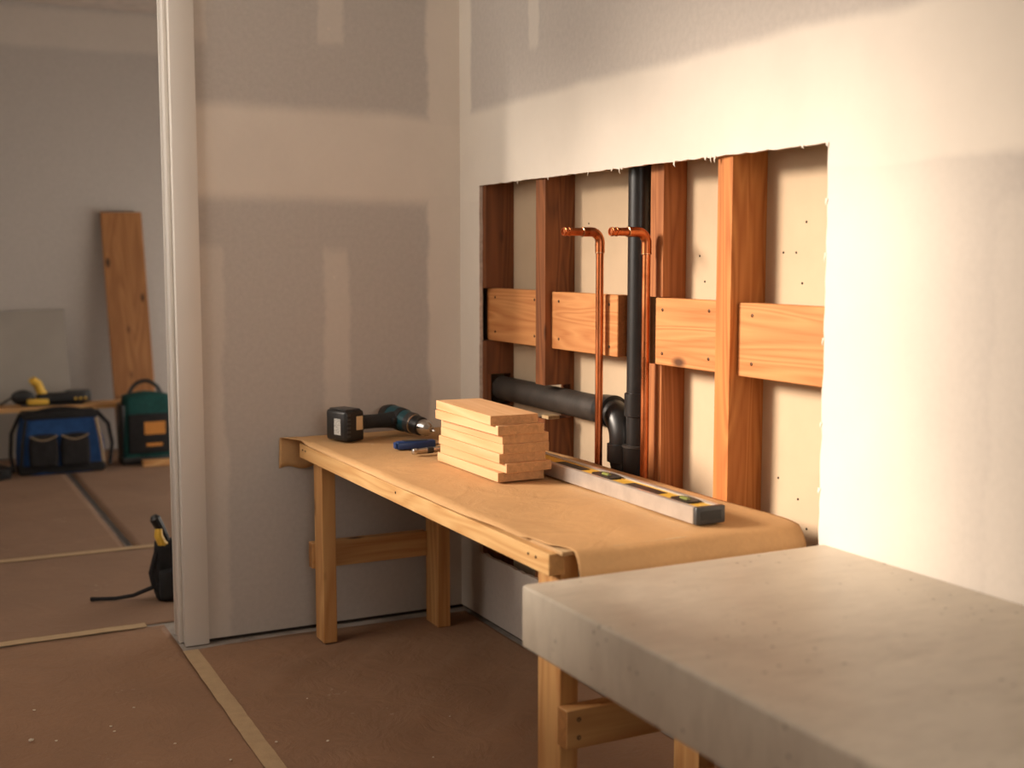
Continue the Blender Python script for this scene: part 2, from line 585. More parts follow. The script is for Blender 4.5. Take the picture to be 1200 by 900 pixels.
# torn paper face along the cut
def fringe(p, ln, tilt):
    bm = bmesh.new()
    y, z = p
    w_ = random.uniform(0.002, 0.005)
    pts = [(-0.0012, y - w_, z + 0.003), (-0.0012, y + w_, z + 0.003), (-0.003, y + w_ * 0.6 + tilt * 0.5, z - ln * 0.6), (-0.001, y + tilt, z - ln), (-0.003, y - w_ * 0.5 + tilt * 0.5, z - ln * 0.5)]
    vs = [bm.verts.new(q) for q in pts]
    bm.faces.new(vs)
    r = bmesh.ops.extrude_face_region(bm, geom=bm.faces[:])
    bmesh.ops.translate(bm, verts=[g for g in r['geom'] if isinstance(g, bmesh.types.BMVert)], vec=(0.0008, 0, 0))
    return bm
for px in (607, 643, 718, 726, 730, 827, 833, 838, 940, 969, 690, 790):
    q = onx(px, 200, 0)
    link('torn_paper', fringe((q.y, TOPZ), random.uniform(0.006, 0.016), random.uniform(-0.006, 0.006)), 'wall_right', wr)
for zz in (1.43, 1.31, 1.12, 0.93, 0.78):
    link('torn_paper', fringe((CY1 + 0.001, zz), random.uniform(0.008, 0.02), random.uniform(0.001, 0.006)), 'wall_right', wr)
structure(box('wall_cavity', (0.122, RY, 0.0), (0.20, 0.25, CEIL), 'cavity', bevel=0))
for (px, py) in ((905, 360), (945, 260), (940, 332), (933, 296), (918, 296), (912, 560), (945, 620), (935, 585), (702, 285), (690, 262), (820, 300), (826, 330)):
    q = onx(px, py, 0.1215)
    prof('nail_hole', [(0.0035, -0.001), (0.0028, 0.0008)], 'screw', bpy.data.objects['wall_cavity'], q - bpy.data.objects['wall_cavity'].location, (0, -math.pi / 2, 0), 7)
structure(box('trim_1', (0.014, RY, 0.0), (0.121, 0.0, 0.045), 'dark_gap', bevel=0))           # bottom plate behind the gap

# back wall beside the opening
OX = -1.026
wb = structure(box('wall_back', (-0.985, 0.0, 0.014), (0.0127, 0.0127, CEIL), 'wall_back', bevel=0))
wb.data.transform(Matrix.Translation(wb.location)); wb.location = (0, 0, 0)
structure(box('wall_back_core', (-0.985, 0.0135, 0.0), (0.013, 0.115, CEIL), 'dark_gap', bevel=0))
structure(box('wall_back_rear', (-0.985, 0.116, 0.0), (1.5, 0.13, CEIL), 'wall_plain', bevel=0))
structure(box('wall_header', (LX, 0.0, 2.44), (-0.986, 0.13, CEIL), 'wall_plain', bevel=0))
# cased opening: jamb, stop and casings
structure(box('trim_2', (OX, -0.020, 0.004), (-0.946, -0.0005, 2.52), 'white_paint', bevel=0.002, seg=2))       # casing face
structure(box('trim_3', (OX + 0.004, 0.0, 0.004), (-0.986, 0.131, 2.44), 'white_paint', bevel=0.001))          # jamb
structure(box('trim_4', (OX - 0.010, 0.030, 0.004), (OX + 0.004, 0.075, 2.42), 'white_paint', bevel=0.0025, seg=2))   # stop
structure(box('trim_5', (OX - 0.002, 0.1315, 0.004), (-0.946, 0.150, 2.52), 'white_paint', bevel=0.002, seg=2))  # rear casing
structure(box('trim_6', (LX, -0.020, 2.44), (OX, -0.0005, 2.52), 'white_paint', bevel=0.002))

# left wall with a tall window that lets the low sun in
WY0, WY1, WZ0, WZ1 = -1.24, 0.62, 1.33, 2.93
bm = panel_with_hole('wall_left', [(RY, 0.0), (RY, CEIL), (FY, CEIL), (FY, 0.0)], [(WY0, WZ0), (WY0, WZ1), (WY1, WZ1), (WY1, WZ0)], 0, LX - 0.12, LX, None)
structure(link('wall_left', bm, 'wall_plain'))
win = bpy.data.objects.new('window_1', None)
COL.objects.link(win)
win.location = (LX - 0.06, (WY0 + WY1) / 2, WZ0)
structure(win)
hw, hh = (WY1 - WY0) / 2, WZ1 - WZ0
for lo, hi in (((-0.03, -hw, 0), (0.03, -hw + 0.05, hh)), ((-0.03, hw - 0.05, 0), (0.03, hw, hh)), ((-0.03, -hw + 0.05, 0), (0.03, hw - 0.05, 0.05)), ((-0.03, -hw + 0.05, hh - 0.05), (0.03, hw - 0.05, hh))):
    box('window_frame', lo, hi, 'white_paint', win)
box('pane', (-0.003, -hw + 0.05, 0.05), (0.003, hw - 0.05, hh - 0.05), 'glass', win, bevel=0)
portal('window_portal', (LX - 0.15, (WY0 + WY1) / 2, (WZ0 + WZ1) / 2), (1, 0, 0), WY1 - WY0, WZ1 - WZ0)

# wall behind the camera; its wide unseen window is added for fill light
BX0, BX1, BZ0, BZ1 = -2.3, -0.2, 0.9, 2.85
bm = panel_with_hole('wall_front', [(LX, 0.0), (LX, CEIL), (0.12, CEIL), (0.12, 0.0)], [(BX0, BZ0), (BX0, BZ1), (BX1, BZ1), (BX1, BZ0)], 1, RY - 0.12, RY, None)
structure(link('wall_front', bm, 'wall_plain'))
win = bpy.data.objects.new('fill_window_2', None)
COL.objects.link(win)
win.location = ((BX0 + BX1) / 2, RY - 0.06, BZ0)
structure(win)
hw, hh = (BX1 - BX0) / 2, BZ1 - BZ0
for lo, hi in (((-hw, -0.03, 0), (-hw + 0.05, 0.03, hh)), ((hw - 0.05, -0.03, 0), (hw, 0.03, hh)), ((-hw + 0.05, -0.03, 0), (hw - 0.05, 0.03, 0.05)), ((-hw + 0.05, -0.03, hh - 0.05), (hw - 0.05, 0.03, hh)), ((-0.025, -0.03, 0.05), (0.025, 0.03, hh - 0.05))):
    box('window_frame', lo, hi, 'white_paint', win)
box('pane', (-hw + 0.05, -0.003, 0.05), (-0.025, 0.003, hh - 0.05), 'glass', win, bevel=0)
box('pane', (0.025, -0.003, 0.05), (hw - 0.05, 0.003, hh - 0.05), 'glass', win, bevel=0)
portal('window_portal', ((BX0 + BX1) / 2, RY - 0.15, (BZ0 + BZ1) / 2), (0, 1, 0), BX1 - BX0, BZ1 - BZ0)

# room beyond
structure(box('wall_far', (LX, FY, 0.0), (1.5, FY + 0.12, CEIL), 'wall_plain', bevel=0))
GY0, GY1, GZ0, GZ1 = 0.5, 4.3, 0.12, 1.60
bm = panel_with_hole('wall_far_right', [(0.13, 0.0), (0.13, CEIL), (FY, CEIL), (FY, 0.0)], [(GY0, GZ0), (GY0, GZ1), (GY1, GZ1), (GY1, GZ0)], 0, 1.5, 1.6, None)
structure(link('wall_far_right', bm, 'wall_plain'))
win = bpy.data.objects.new('fill_window_3', None)  # unseen window, added to brighten the far room
COL.objects.link(win)
win.location = (1.55, (GY0 + GY1) / 2, GZ0)
structure(win)
hw, hh = (GY1 - GY0) / 2, GZ1 - GZ0
for lo, hi in (((-0.03, -hw, 0), (0.03, -hw + 0.05, hh)), ((-0.03, hw - 0.05, 0), (0.03, hw, hh)), ((-0.03, -hw + 0.05, 0), (0.03, hw - 0.05, 0.05)), ((-0.03, -hw + 0.05, hh - 0.05), (0.03, hw - 0.05, hh))):
    box('window_frame', lo, hi, 'white_paint', win)
box('pane', (-0.003, -hw + 0.05, 0.05), (0.003, hw - 0.05, hh - 0.05), 'glass', win, bevel=0)
portal('window_portal', (1.65, (GY0 + GY1) / 2, (GZ0 + GZ1) / 2), (-1, 0, 0), GY1 - GY0, GZ1 - GZ0)

# ------------------------------------------------------------------ floor paper
def sheet(name, x0, x1, y0, y1, mat, label, amp=0.004, nx=40, ny=40, seed=0.0, z=0.004, edge=0.01, wr=0.0):
    bm = bmesh.new()
    g = []
    for j in range(ny + 1):
        row = []
        for i in range(nx + 1):
            x = x0 + (x1 - x0) * i / nx
            y = y0 + (y1 - y0) * j / ny
            if j in (0, ny):
                y += mnoise.noise(Vector((x * 2.2, seed, 1))) * edge
            if i in (0, nx):
                x += mnoise.noise(Vector((seed, y * 2.2, 1))) * edge * 0.4
            h = (mnoise.noise(Vector((x * 3.1 + seed, y * 3.1, 0))) + 0.6) * amp
            if wr:
                s = x * 0.75 - y * 1.0
                h += max(0, mnoise.noise(Vector((s * 6 + seed, (x + y) * 1.3, 2)))) * wr * min(1, max(0, min(x - x0, x1 - x) - 0.05) / 0.15) * (1.0 if y > -1.2 else 0.5)
            row.append(bm.verts.new((x, y, z + max(0, h))))
        g.append(row)
    for j in range(ny):
        for i in range(nx):
            bm.faces.new((g[j][i], g[j][i + 1], g[j + 1][i + 1], g[j + 1][i]))
    r = bmesh.ops.extrude_face_region(bm, geom=bm.faces[:])
    bmesh.ops.translate(bm, verts=[q for q in r['geom'] if isinstance(q, bmesh.types.BMVert)], vec=(0, 0, -0.0012))
    bmesh.ops.recalc_face_normals(bm, faces=bm.faces[:])
    o = link(name, bm, mat, smooth=True)
    return tag(o, label, 'floor paper')


sheet('floor_paper', -1.038, -0.012, -5.4, -0.055, 'kraft_floor', 'brown kraft floor paper with soft wrinkles under the workbench legs', 0.003, 70, 240, 3.3, 0.003, 0.035, 0.022)
sheet('floor_paper', -2.45, -1.042, -5.4, 0.26, 'kraft_floor', 'brown floor paper beside the long masking tape, left of the workbench', 0.003, 60, 110, 8.1, 0.003, 0.02, 0.003)
sheet('floor_paper', -2.45, 1.45, 0.30, 1.50, 'kraft_far', 'floor paper strip just past the door casing, under the black tool pouch', 0.003, 60, 40, 1.7, 0.003, 0.02, 0.003).location = (0.0, 0, 0)
sheet('floor_paper', -2.45, -0.955, 1.51, 4.55, 'kraft_far', 'floor paper in the far room in front of the blue tool bag', 0.003, 50, 50, 2.4, 0.003, 0.015, 0.003)
sheet('floor_paper', -0.925, 1.45, 1.51, 4.55, 'kraft_far', 'floor paper in the far room in front of the green tool case', 0.003, 50, 50, 6.4, 0.003, 0.015, 0.003)


def strip(name, p0, p1, width, mat, label, z=0.010, n=60, cat='tape', th=0.0016):
    p0, p1 = Vector((p0[0], p0[1], 0)), Vector((p1[0], p1[1], 0))
    d = (p1 - p0).normalized()
    s = Vector((-d.y, d.x, 0))
    bm = bmesh.new()
    rows = []
    for i in range(n + 1):
        c = p0 + (p1 - p0) * (i / n) + s * (mnoise.noise(Vector((i * 0.3, 5, width * 40))) * 0.003)
        wj = width / 2 * (1 + 0.08 * mnoise.noise(Vector((i * 0.8, 9, 1))))
        zz = z + mnoise.noise(Vector((i * 0.25, 2, 3))) * 0.001
        rows.append([bm.verts.new(c + s * k * wj + Vector((0, 0, zz))) for k in (-1, -0.4, 0.4, 1)])
    for a, b in zip(rows, rows[1:]):
        for k in range(3):
            bm.faces.new((a[k], a[k + 1], b[k + 1], b[k]))
    r = bmesh.ops.extrude_face_region(bm, geom=bm.faces[:])
    bmesh.ops.translate(bm, verts=[q for q in r['geom'] if isinstance(q, bmesh.types.BMVert)], vec=(0, 0, -th))
    bmesh.ops.recalc_face_normals(bm, faces=bm.faces[:])
    return tag(link(name, bm, mat, smooth=False), label, cat)


strip('masking_tape', (-1.022, -0.075), (-1.07, -3.6), 0.050, 'tape', 'long tan masking tape running from the foot of the door casing', 0.009, 90)
strip('masking_tape', (-2.4, 0.262), (-1.10, 0.285), 0.05, 'tape', 'tan masking tape across the doorway between two paper sheets', 0.009)
strip('masking_tape', (-2.4, 1.50), (0.9, 1.52), 0.055, 'tape', 'pale tape seam across the far room floor, beyond the tool pouch', 0.009)
strip('black_tape', (-0.94, 1.56), (-0.93, 4.1), 0.020, 'black_tape', 'dark tape strip leading towards the blue tool bag', 0.009)

# ------------------------------------------------------------------ studs and blocking in the opening
SF, SB = 0.0135, 0.1215


def stud(y0, y1, label, mat, front=SF, notch=None, mats=None):
    """y0 > y1; notch = list of (z0, z1, depth from front)"""
    z0, z1 = 0.046, 2.6
    cur = z0
    pts = [(front, z0)]
    for (a, b, d) in sorted(notch or []):
        pts += [(front, a), (front + d, a), (front + d, b), (front, b)]
    pts += [(front, z1), (SB, z1), (SB, z0)]
    cx, cz = (front + SB) / 2, 1.3
    o = prism('wall_stud', [(p[0] - cx, p[1] - cz) for p in pts], 1, (y1 - y0) / 2, (y0 - y1) / 2, mat)
    # prism along y: outline (x, z)
    o.location = (cx, (y0 + y1) / 2, cz)
    tag(o, label, 'stud')
    return o


HPZ, HPR, HPX = 0.838, 0.042, 0.0785
y1r = ony(601, 300, 0).y
s1f = -0.171
s1_side = onx(602, 300, SB).y    # right edge of first stud's side at its back
def stud_side_y(px_back):        # y of the stud side whose rear edge projects to px_back
    return onx(px_back, 300, SB).y
ys2 = onx(639, 300, SF).y
ys3 = onx(777, 300, 0.045).y
ys4 = onx(857, 300, SF).y
ys1 = stud_side_y(602)
stud(ys1 + 0.05, ys1, 'dark brown wall stud at the cut edge nearest the room corner', 'fir_z_dark', SF, [(HPZ - 0.055, HPZ + 0.055, 0.095), (1.011, 1.197, 0.066)])
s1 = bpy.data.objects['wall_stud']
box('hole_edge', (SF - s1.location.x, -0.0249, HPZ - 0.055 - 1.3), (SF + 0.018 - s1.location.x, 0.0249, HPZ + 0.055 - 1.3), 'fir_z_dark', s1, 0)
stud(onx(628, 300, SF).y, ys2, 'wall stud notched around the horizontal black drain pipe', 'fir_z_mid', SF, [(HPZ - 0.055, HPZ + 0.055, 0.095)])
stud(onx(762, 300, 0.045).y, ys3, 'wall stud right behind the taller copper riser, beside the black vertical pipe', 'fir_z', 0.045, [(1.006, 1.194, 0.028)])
stud(onx(840, 300, SF).y, ys4, 'wide-faced wall stud standing between the two sunlit blocking boards', 'fir_z_lit', SF)


def blocking(y0, y1, z0, z1, xf, th, label, scr):
    c = Vector((xf + th / 2, (y0 + y1) / 2, (z0 + z1) / 2))
    t = thing('blocking_board', label, 'board', (c.x, c.y, z0))
    box('board', (-th / 2, y1 - c.y, 0), (th / 2, y0 - c.y, z1 - z0), 'fir_y', t, 0.002)
    for (sy, sz) in scr:
        screw(t, (-th / 2 - 0.0005, sy - c.y, sz - z0))
    return t


XB = 0.036
ya, yb = ys1 - 0.001, onx(628, 300, SF).y + 0.001
# the first blocking overlaps the corner stud's face recess, so it starts at the stud's side
blk = [(-0.178, yb, 1.012, 1.196)]
E_ = onx
blocking(-0.150, yb + 0.001, 1.012, 1.196, XB, 0.04, 'short blocking board between the corner stud and the notched stud', [(yb + 0.05, 1.165), (yb + 0.05, 1.045), (-0.215, 1.165), (-0.215, 1.045)])
blocking(ys2 - 0.002, onx(724, 350, XB).y, 1.012, 1.194, XB, 0.04, 'blocking board crossed by a copper riser, ending beside the black vertical pipe', [(ys2 - 0.05, 1.165), (ys2 - 0.05, 1.045), (onx(714, 350, XB).y, 1.165), (onx(714, 400, XB).y, 1.04)])
y30, y31 = onx(768, 380, 0.03).y, onx(840, 300, SF).y + 0.001
blocking(y30, y31, 1.008, 1.192, 0.030, 0.04, 'blocking board lapped over the stud beside the black vertical pipe', [(y30 - 0.035, 1.16), (y30 - 0.035, 1.04), (y31 + 0.05, 1.165), (y31 + 0.05, 1.04)])
blocking(ys4 - 0.002, -1.985, 1.006, 1.190, XB, 0.04, 'bright sunlit blocking board with a dark knot, at the open end of the cut', [(ys4 - 0.06, 1.16), (ys4 - 0.06, 1.04), (-1.925, 1.15), (-1.925, 1.035)])

# ------------------------------------------------------------------ black drain pipe
VX, VR = 0.080, 0.033
VY = onx(749, 300, VX).y
t = thing('drain_pipe', 'black plastic drain pipe with a horizontal branch curving into the vertical stack', 'pipe', (VX, VY, 0.05))
def L(p):
    return (p[0] - VX, p[1] - VY, p[2] - 0.05)
tube('vertical_pipe', [L((VX, VY, 0.05)), L((VX, VY, 2.5))], VR, 'abs', t, 24)
prof('coupling', [(VR + 0.001, -0.035), (VR + 0.006, -0.033), (VR + 0.006, 0.033), (VR + 0.001, 0.035)], 'abs', t, L((VX, VY, 0.875)), n=24)
prof('coupling', [(VR + 0.001, -0.075), (VR + 0.009, -0.073), (VR + 0.009, 0.035), (VR + 0.002, 0.037)], 'abs', t, L((VX, VY, 0.715)), n=24)
prof('coupling_rim', [(VR + 0.009, -0.004), (VR + 0.012, -0.003), (VR + 0.012, 0.003), (VR + 0.009, 0.004)], 'abs_dusty', t, L((VX, VY, 0.752)), n=24)
EY = onx(731, 500, HPX).y           # axis of the falling leg
tube('horizontal_pipe', [L((HPX, -0.185, HPZ + 0.004)), L((HPX, EY + 0.085, HPZ))], HPR, 'abs_dusty', t, 28)
ebx = arc((HPX, EY + 0.075, HPZ - 0.075), (0, 0, 1), (0, -1, 0), 0.075, 0, math.pi / 2, 10)
tube('elbow', [L(p) for p in [(HPX, EY + 0.10, HPZ)] + list(ebx) + [(HPX, EY, HPZ - 0.10)]], 0.043, 'abs', t, 28)
prof('elbow_socket', [(0.040, -0.03), (0.049, -0.028), (0.051, 0.02), (0.051, 0.03), (0.043, 0.032)], 'abs', t, L((HPX, EY + 0.085, HPZ)), (math.pi / 2, 0, 0), 28)
prof('branch_hub', [(0.043, -0.028), (0.050, -0.026), (0.050, 0.026), (0.044, 0.028)], 'abs', t, L((HPX, EY, HPZ - 0.115)), n=28)
tube('wye_branch', [L((HPX, EY, HPZ - 0.13)), L((HPX, EY - 0.01, HPZ - 0.17)), L((HPX + 0.01, VY + 0.02, HPZ - 0.27)), L((VX, VY, HPZ - 0.34))], [0.043, 0.041, 0.036, 0.033], 'abs', t, 24)

# pipe support wedge in the notch
box('pipe_packer', (0.018, ys2 - 0.014, HPZ - 0.0545), (0.060, ys2 + 0.03, HPZ - 0.0435), 'ply', None, 0.001)
tag(bpy.data.objects['pipe_packer'], 'thin pale packer under the black pipe in the notched stud', 'packer')

# ------------------------------------------------------------------ copper risers
def riser(px_top, px_y, stub_px, label, zt):
    X = 0.0140
    y = onx(px_top, 300, X).y
    R = 0.0115
    t = thing('copper_pipe', label, 'pipe', (X, y, 0.05))
    r0 = 0.030
    tube('riser', [(0, 0, 0), (0, 0, zt - 0.05 - r0 - 0.02)], R, 'copper', t, 18)
    el = arc((-r0, 0, zt - 0.05 - r0), (1, 0, 0), (0, 0, 1), r0, 0, math.pi / 2, 10)
    tube('elbow', [(0, 0, zt - 0.05 - r0 - 0.03)] + list(el) + [(-r0 - 0.03, 0, zt - 0.05)], R + 0.0025, 'copper', t, 18)
    e = stub_px
    # open ended stub
    bm = bmesh.new()
    n = 18
    x0, x1 = -r0 - 0.02, -e
    loops = []
    for (x, r) in ((x0, R), (x1, R), (x1, R - 0.002), (x0, R - 0.002)):
        loops.append([bm.verts.new((x, r * math.cos(2 * math.pi * k / n), r * math.sin(2 * math.pi * k / n))) for k in range(n)])
    for a, b in zip(loops, loops[1:]):
        for k in range(n):
            bm.faces.new((a[k], a[(k + 1) % n], b[(k + 1) % n], b[k]))
    bmesh.ops.recalc_face_normals(bm, faces=bm.faces[:])
    sharp_smooth(link('stub', bm, 'copper', t, (0, 0, zt - 0.05)))
    for nm, loc, rot in (('solder_ring', (0, 0, zt - 0.05 - r0 - 0.03), (0, 0, 0)), ('solder_ring', (-r0 - 0.03, 0, zt - 0.05), (0, math.pi / 2, 0)), ('end_bead', (x1 + 0.006, 0, zt - 0.05), (0, math.pi / 2, 0)), ('end_bead', (x1 + 0.020, 0, zt - 0.05), (0, math.pi / 2, 0))):
        rr = R + (0.0032 if nm == 'solder_ring' else 0.0014)
        prof(nm, [(R - 0.001, -0.003), (rr, -0.0015), (rr, 0.0015), (R - 0.001, 0.003)], 'solder' if nm == 'solder_ring' else 'copper', t, loc, rot, 18)
    return t


za = onx(703, 272, 0.014).z
riser(703, 300, 0.125, 'copper riser standing in front of the blocking board, bent stub at top', za)
zc = onx(757, 272, 0.014).z
riser(757.5, 300, 0.118, 'copper riser standing in front of the black vertical pipe, bent stub at top', zc)

# ------------------------------------------------------------------ workbench
ZB = 0.690
t = thing('workbench', 'site-built pine workbench with plywood top against the cut wall', 'workbench', (-0.32, -1.0, 0))
def W(p):
    return (p[0] + 0.32, p[1] + 1.0, p[2])
box('plywood_top', W((-0.628, -1.885, 0.6785)), W((-0.004, -0.035, 0.6875)), 'ply', t, 0.001)
fr = box('front_rail', W((-0.645, -1.858, 0.631)), W((-0.606, -0.10, 0.678)), 'pine_y', t, 0.0015)
for yy in (-0.135, -0.165, -1.765, -1.80, -0.98):
    screw(fr, (-0.020, yy + 0.979, 0.006), 'x', 0.0035)
box('back_rail', W((-0.07, -1.858, 0.631)), W((-0.03, -0.10, 0.678)), 'pine_y', t, 0.0015)
LEGS = [(-0.605, -0.558, -0.21, -0.125), (-0.190, -0.143, -0.218, -0.110), (-0.605, -0.560, -1.838, -1.735), (-0.236, -0.190, -1.838, -1.735)]
for (x0, x1, y0, y1) in LEGS:
    box('leg', W((x0, y0, 0.008)), W((x1, y1, 0.678)), 'pine_z', t, 0.002)
br = box('brace', W((-0.614, -0.123, 0.247)), W((-0.191, -0.085, 0.335)), 'pine_x', t, 0.0015)
br = box('brace', W((-0.612, -1.880, 0.250)), W((-0.10, -1.8385, 0.337)), 'pine_x', t, 0.0015)
for zz in (0.315, 0.275):
    screw(br, (-0.256 + 0.03, -0.0210, zz - 0.2935), 'y', 0.005)
box('end_rail', W((-0.606, -1.72, 0.631)), W((-0.07, -1.68, 0.678)), 'pine_x', t, 0.0015)

# kraft paper over the bench
def bench_paper():
    bm = bmesh.new()
    s = []
    for k in range(6):
        s.append(('far', -0.115 + 0.115 * k / 6))
    NL = 90
    for k in range(NL + 1):
        s.append(('top', k / NL))
    for k in range(1, 9):
        s.append(('near', k / 8))
    NX = 60
    g = []
    YF, YN = -0.022, -1.895
    for kind, q in s:
        row = []
        for i in range(NX + 1):
            u = i / NX
            if kind == 'far':
                y, z = YF + 0.006 + 0.012 * (-q / 0.115), ZB + q + 0.006
                yy = 0.0
            elif kind == 'top':
                yy = q
                y = YF + (YN - YF) * q
                z = ZB
                if q < 0.01:
                    z -= 0.002
            else:
                yy = 1.0
                y = YN - 0.026 * math.sin(min(1, q * 1.6) * math.pi / 2) - 0.008 * u * q
                z = ZB - 0.004 - 0.125 * q ** 1.25
            fl = -0.690 + 0.052 * min(1, yy * 14) + 0.004 * mnoise.noise(Vector((yy * 16, 1, 2))) + 0.004 * yy
            if yy > 0.965:
                fl += 0.030 * min(1, (yy - 0.965) / 0.02)
            bk = -0.006 + 0.003 * mnoise.noise(Vector((yy * 14, 7, 2)))
            x = fl + (bk - fl) * u
            drop = 0.0
            if kind == 'top' and i == 0 and 0.05 < q < 0.92:
                drop = 0.010 * min(1, (0.92 - q) / 0.25) * min(1, (q - 0.05) / 0.05)
                x = -0.6465
            nz = mnoise.noise(Vector((x * 4.0, y * 3.0, 3.1))) * 0.004 + mnoise.noise(Vector((x * 9.0, y * 8.0, 1.1))) * 0.0015
            rg = 1 - min(1, abs(mnoise.noise(Vector((x * 3.2 + y * 1.5, y * 2.4 - x, 7.7)))) * 7)
            rg2 = 1 - min(1, abs(mnoise.noise(Vector((x * 5.0, y * 5.0 + z * 6, 2.7)))) * 5)
            if kind == 'top':
                z += rg * rg * 0.0012 * (1 if 0.02 < u < 0.98 else 0)
                z += max(0, nz + 0.0012) * (1 if q < 0.93 else 1.4)
                # soft roll over the near edge
                e = max(0, (q - 0.965) / 0.035)
                z -= 0.006 * e * e
                if u < 0.06 and 0.05 < q:
                    z += 0.0
                z -= drop
                if q < 0.06 and u < 0.10:
                    z += 0.002
            elif kind == 'near':
                y += nz * 1.6 - 0.002 - 0.007 * rg2 * q
                z += 0.010 * math.sin(u * 9.0) * q
            else:
                y = min(y + nz * 0.8, -0.004)
                z += 0.006 * math.sin(u * 37.0) * (-q / 0.115)
            row.append(bm.verts.new((x, y, z)))
        g.append(row)
    for a, b in zip(g, g[1:]):
        for i in range(NX):
            bm.faces.new((a[i], a[i + 1], b[i + 1], b[i]))
    bmesh.ops.recalc_face_normals(bm, faces=bm.faces[:])
    o = link('bench_paper', bm, 'kraft_bench', smooth=True)
    so = o.modifiers.new('thickness', 'SOLIDIFY')
    so.thickness = 0.0009
    so.offset = 1 if o.data.polygons[len(o.data.polygons) // 2].normal.z > 0 else -1
    return tag(o, 'creased brown kraft paper spread over the workbench top', 'paper')


bench_paper()
ZT = ZB + 0.0066          # what stands on the paper

# ------------------------------------------------------------------ concrete counter
CZ = 0.658
t = thing('concrete_counter', 'thick pale concrete countertop slab on timber legs beside the workbench', 'counter', (-0.39, -3.05, 0))
sl = box('slab', (-0.772 + 0.39, -4.25 + 3.05, CZ - 0.127), (-0.0008 + 0.39, -1.977 + 3.05, CZ), 'concrete', t, 0.007, seg=3)
for (x, y) in ((-0.70, -2.9), (-0.10, -2.9), (-0.70, -4.15), (-0.10, -4.15)):
    box('leg', (x + 0.39 - 0.045, y + 3.05 - 0.045, 0.008), (x + 0.39 + 0.045, y + 3.05 + 0.045, CZ - 0.1275), 'pine_z', t, 0.002)
for x in (-0.70, -0.10):
    box('stretcher', (x + 0.39 - 0.02, -4.10 + 3.05, 0.12), (x + 0.39 + 0.02, -2.95 + 3.05, 0.20), 'pine_y', t, 0.002)

# ------------------------------------------------------------------ stack of boards
BT = 0.0258
near = [587, 593.7, 587.5, 590.7, 591, 584, 578.7]      # from the bottom up
far = [511.7, 512, 512.5, 514, 515, 507, 511]
names = ['bottom board of the stack of pale offcuts on the workbench', 'second pale offcut board up from the workbench paper', 'third pale offcut board up in the stack on the workbench', 'middle board of the seven pale offcuts stacked on the workbench',
         'third pale offcut board from the top of the stack', 'second pale offcut board from the top of the stack', 'top board of the stack of pale offcuts, its face lit']
base_mesh = None
for i in range(7):
    dn, df = (near[i] - 587) / 400.0, (far[i] - 511.7) / 370.0
    x = -0.342 + (dn + df) / 2
    z = ZT + BT / 2 + i * (BT + 0.0002)
    y = -0.952 + (0.012, -0.004, 0.006, 0.0, 0.004, -0.003, 0.012)[i]
    rz = (dn - df) / 0.41
    if base_mesh is None:
        o = box('offcut_board', (-0.071, -0.205, -BT / 2), (0.071, 0.205, BT / 2), 'stack', None, 0.001)
        base_mesh = o.data
    else:
        o = bpy.data.objects.new('offcut_board', base_mesh)
        COL.objects.link(o)
    o.location = (x, y, z)
    o.rotation_euler = (0, 0, rz)
    tag(o, names[i], 'board', 'offcut boards in the stack')

# ------------------------------------------------------------------ spirit level (lying on its side)
LW, LH = 0.078, 0.040
ln = onz(813, 615, ZT)
t = thing('spirit_level', 'long aluminium spirit level with yellow web lying on the brown paper', 'level', (ln.x + LW / 2, ln.y, ZT), math.radians(-0.6))
LL = 1.02
for s in (-1, 1):
    a = -LW / 2 if s < 0 else LW / 2 - 0.014
    box('edge_rail', (a, 0.003, 0), (a + 0.014, LL, LH), 'alu', t, 0.0015)
box('web', (-LW / 2 + 0.014, 0.003, 0.004), (LW / 2 - 0.014, LL, LH - 0.004), 'yellow', t, 0.0005)
ec = box('end_cap', (-LW / 2 - 0.0015, -0.012, 0.0), (LW / 2 + 0.0015, 0.003, LH + 0.0015), 'dark_grey', t, 0.004, seg=2)
box('cap_inset', (-LW / 2 + 0.010, -0.0085, -LH / 2 + 0.009), (LW / 2 - 0.010, -0.0066, LH / 2 - 0.009), 'black', ec, 0.0008)
box('end_cap', (-LW / 2 - 0.0015, LL, 0.0), (LW / 2 + 0.0015, LL + 0.015, LH + 0.0015), 'dark_grey', t, 0.004, seg=2)
def level_y(px, py):
    return onz(px, py, ZT + LH).y - ln.y
def slot(y0, y1):
    o = box('hand_slot', (-0.020, y0, LH - 0.0045), (0.014, y1, LH - 0.0030), 'black', t, 0.0006)
    return o
slot(level_y(764, 578), level_y(726, 566))
slot(level_y(677, 550), level_y(643, 541))
def vial(y0, y1):
    yc, h = (y0 + y1) / 2, abs(y1 - y0) / 2
    pts = []
    for k in range(24):
        a = 2 * math.pi * k / 24
        c, s_ = math.cos(a), math.sin(a)
        pts.append((0.025 * math.copysign(abs(c) ** 0.6, c), h * math.copysign(abs(s_) ** 0.7, s_)))
    o = prism('vial_housing', pts, 2, LH - 0.0045, LH + 0.0005, 'black', t, 0, (0, yc, 0))
    prof('vial', [(0.002, -0.017), (0.0065, -0.015), (0.007, 0.0), (0.0065, 0.015), (0.002, 0.017)], 'vial', o, (0, 0, LH - 0.0005), (math.pi / 2, 0, 0), 12)
vial(level_y(814, 588), level_y(776, 583))
vial(level_y(725, 560), level_y(696, 553))

# ------------------------------------------------------------------ cordless drill lying on its side
bc = onz(405, 519, ZT)
ang = math.radians(17)
t = thing('cordless_drill', 'teal and black cordless drill lying on its side on the workbench', 'drill', (bc.x, bc.y, ZT), ang)
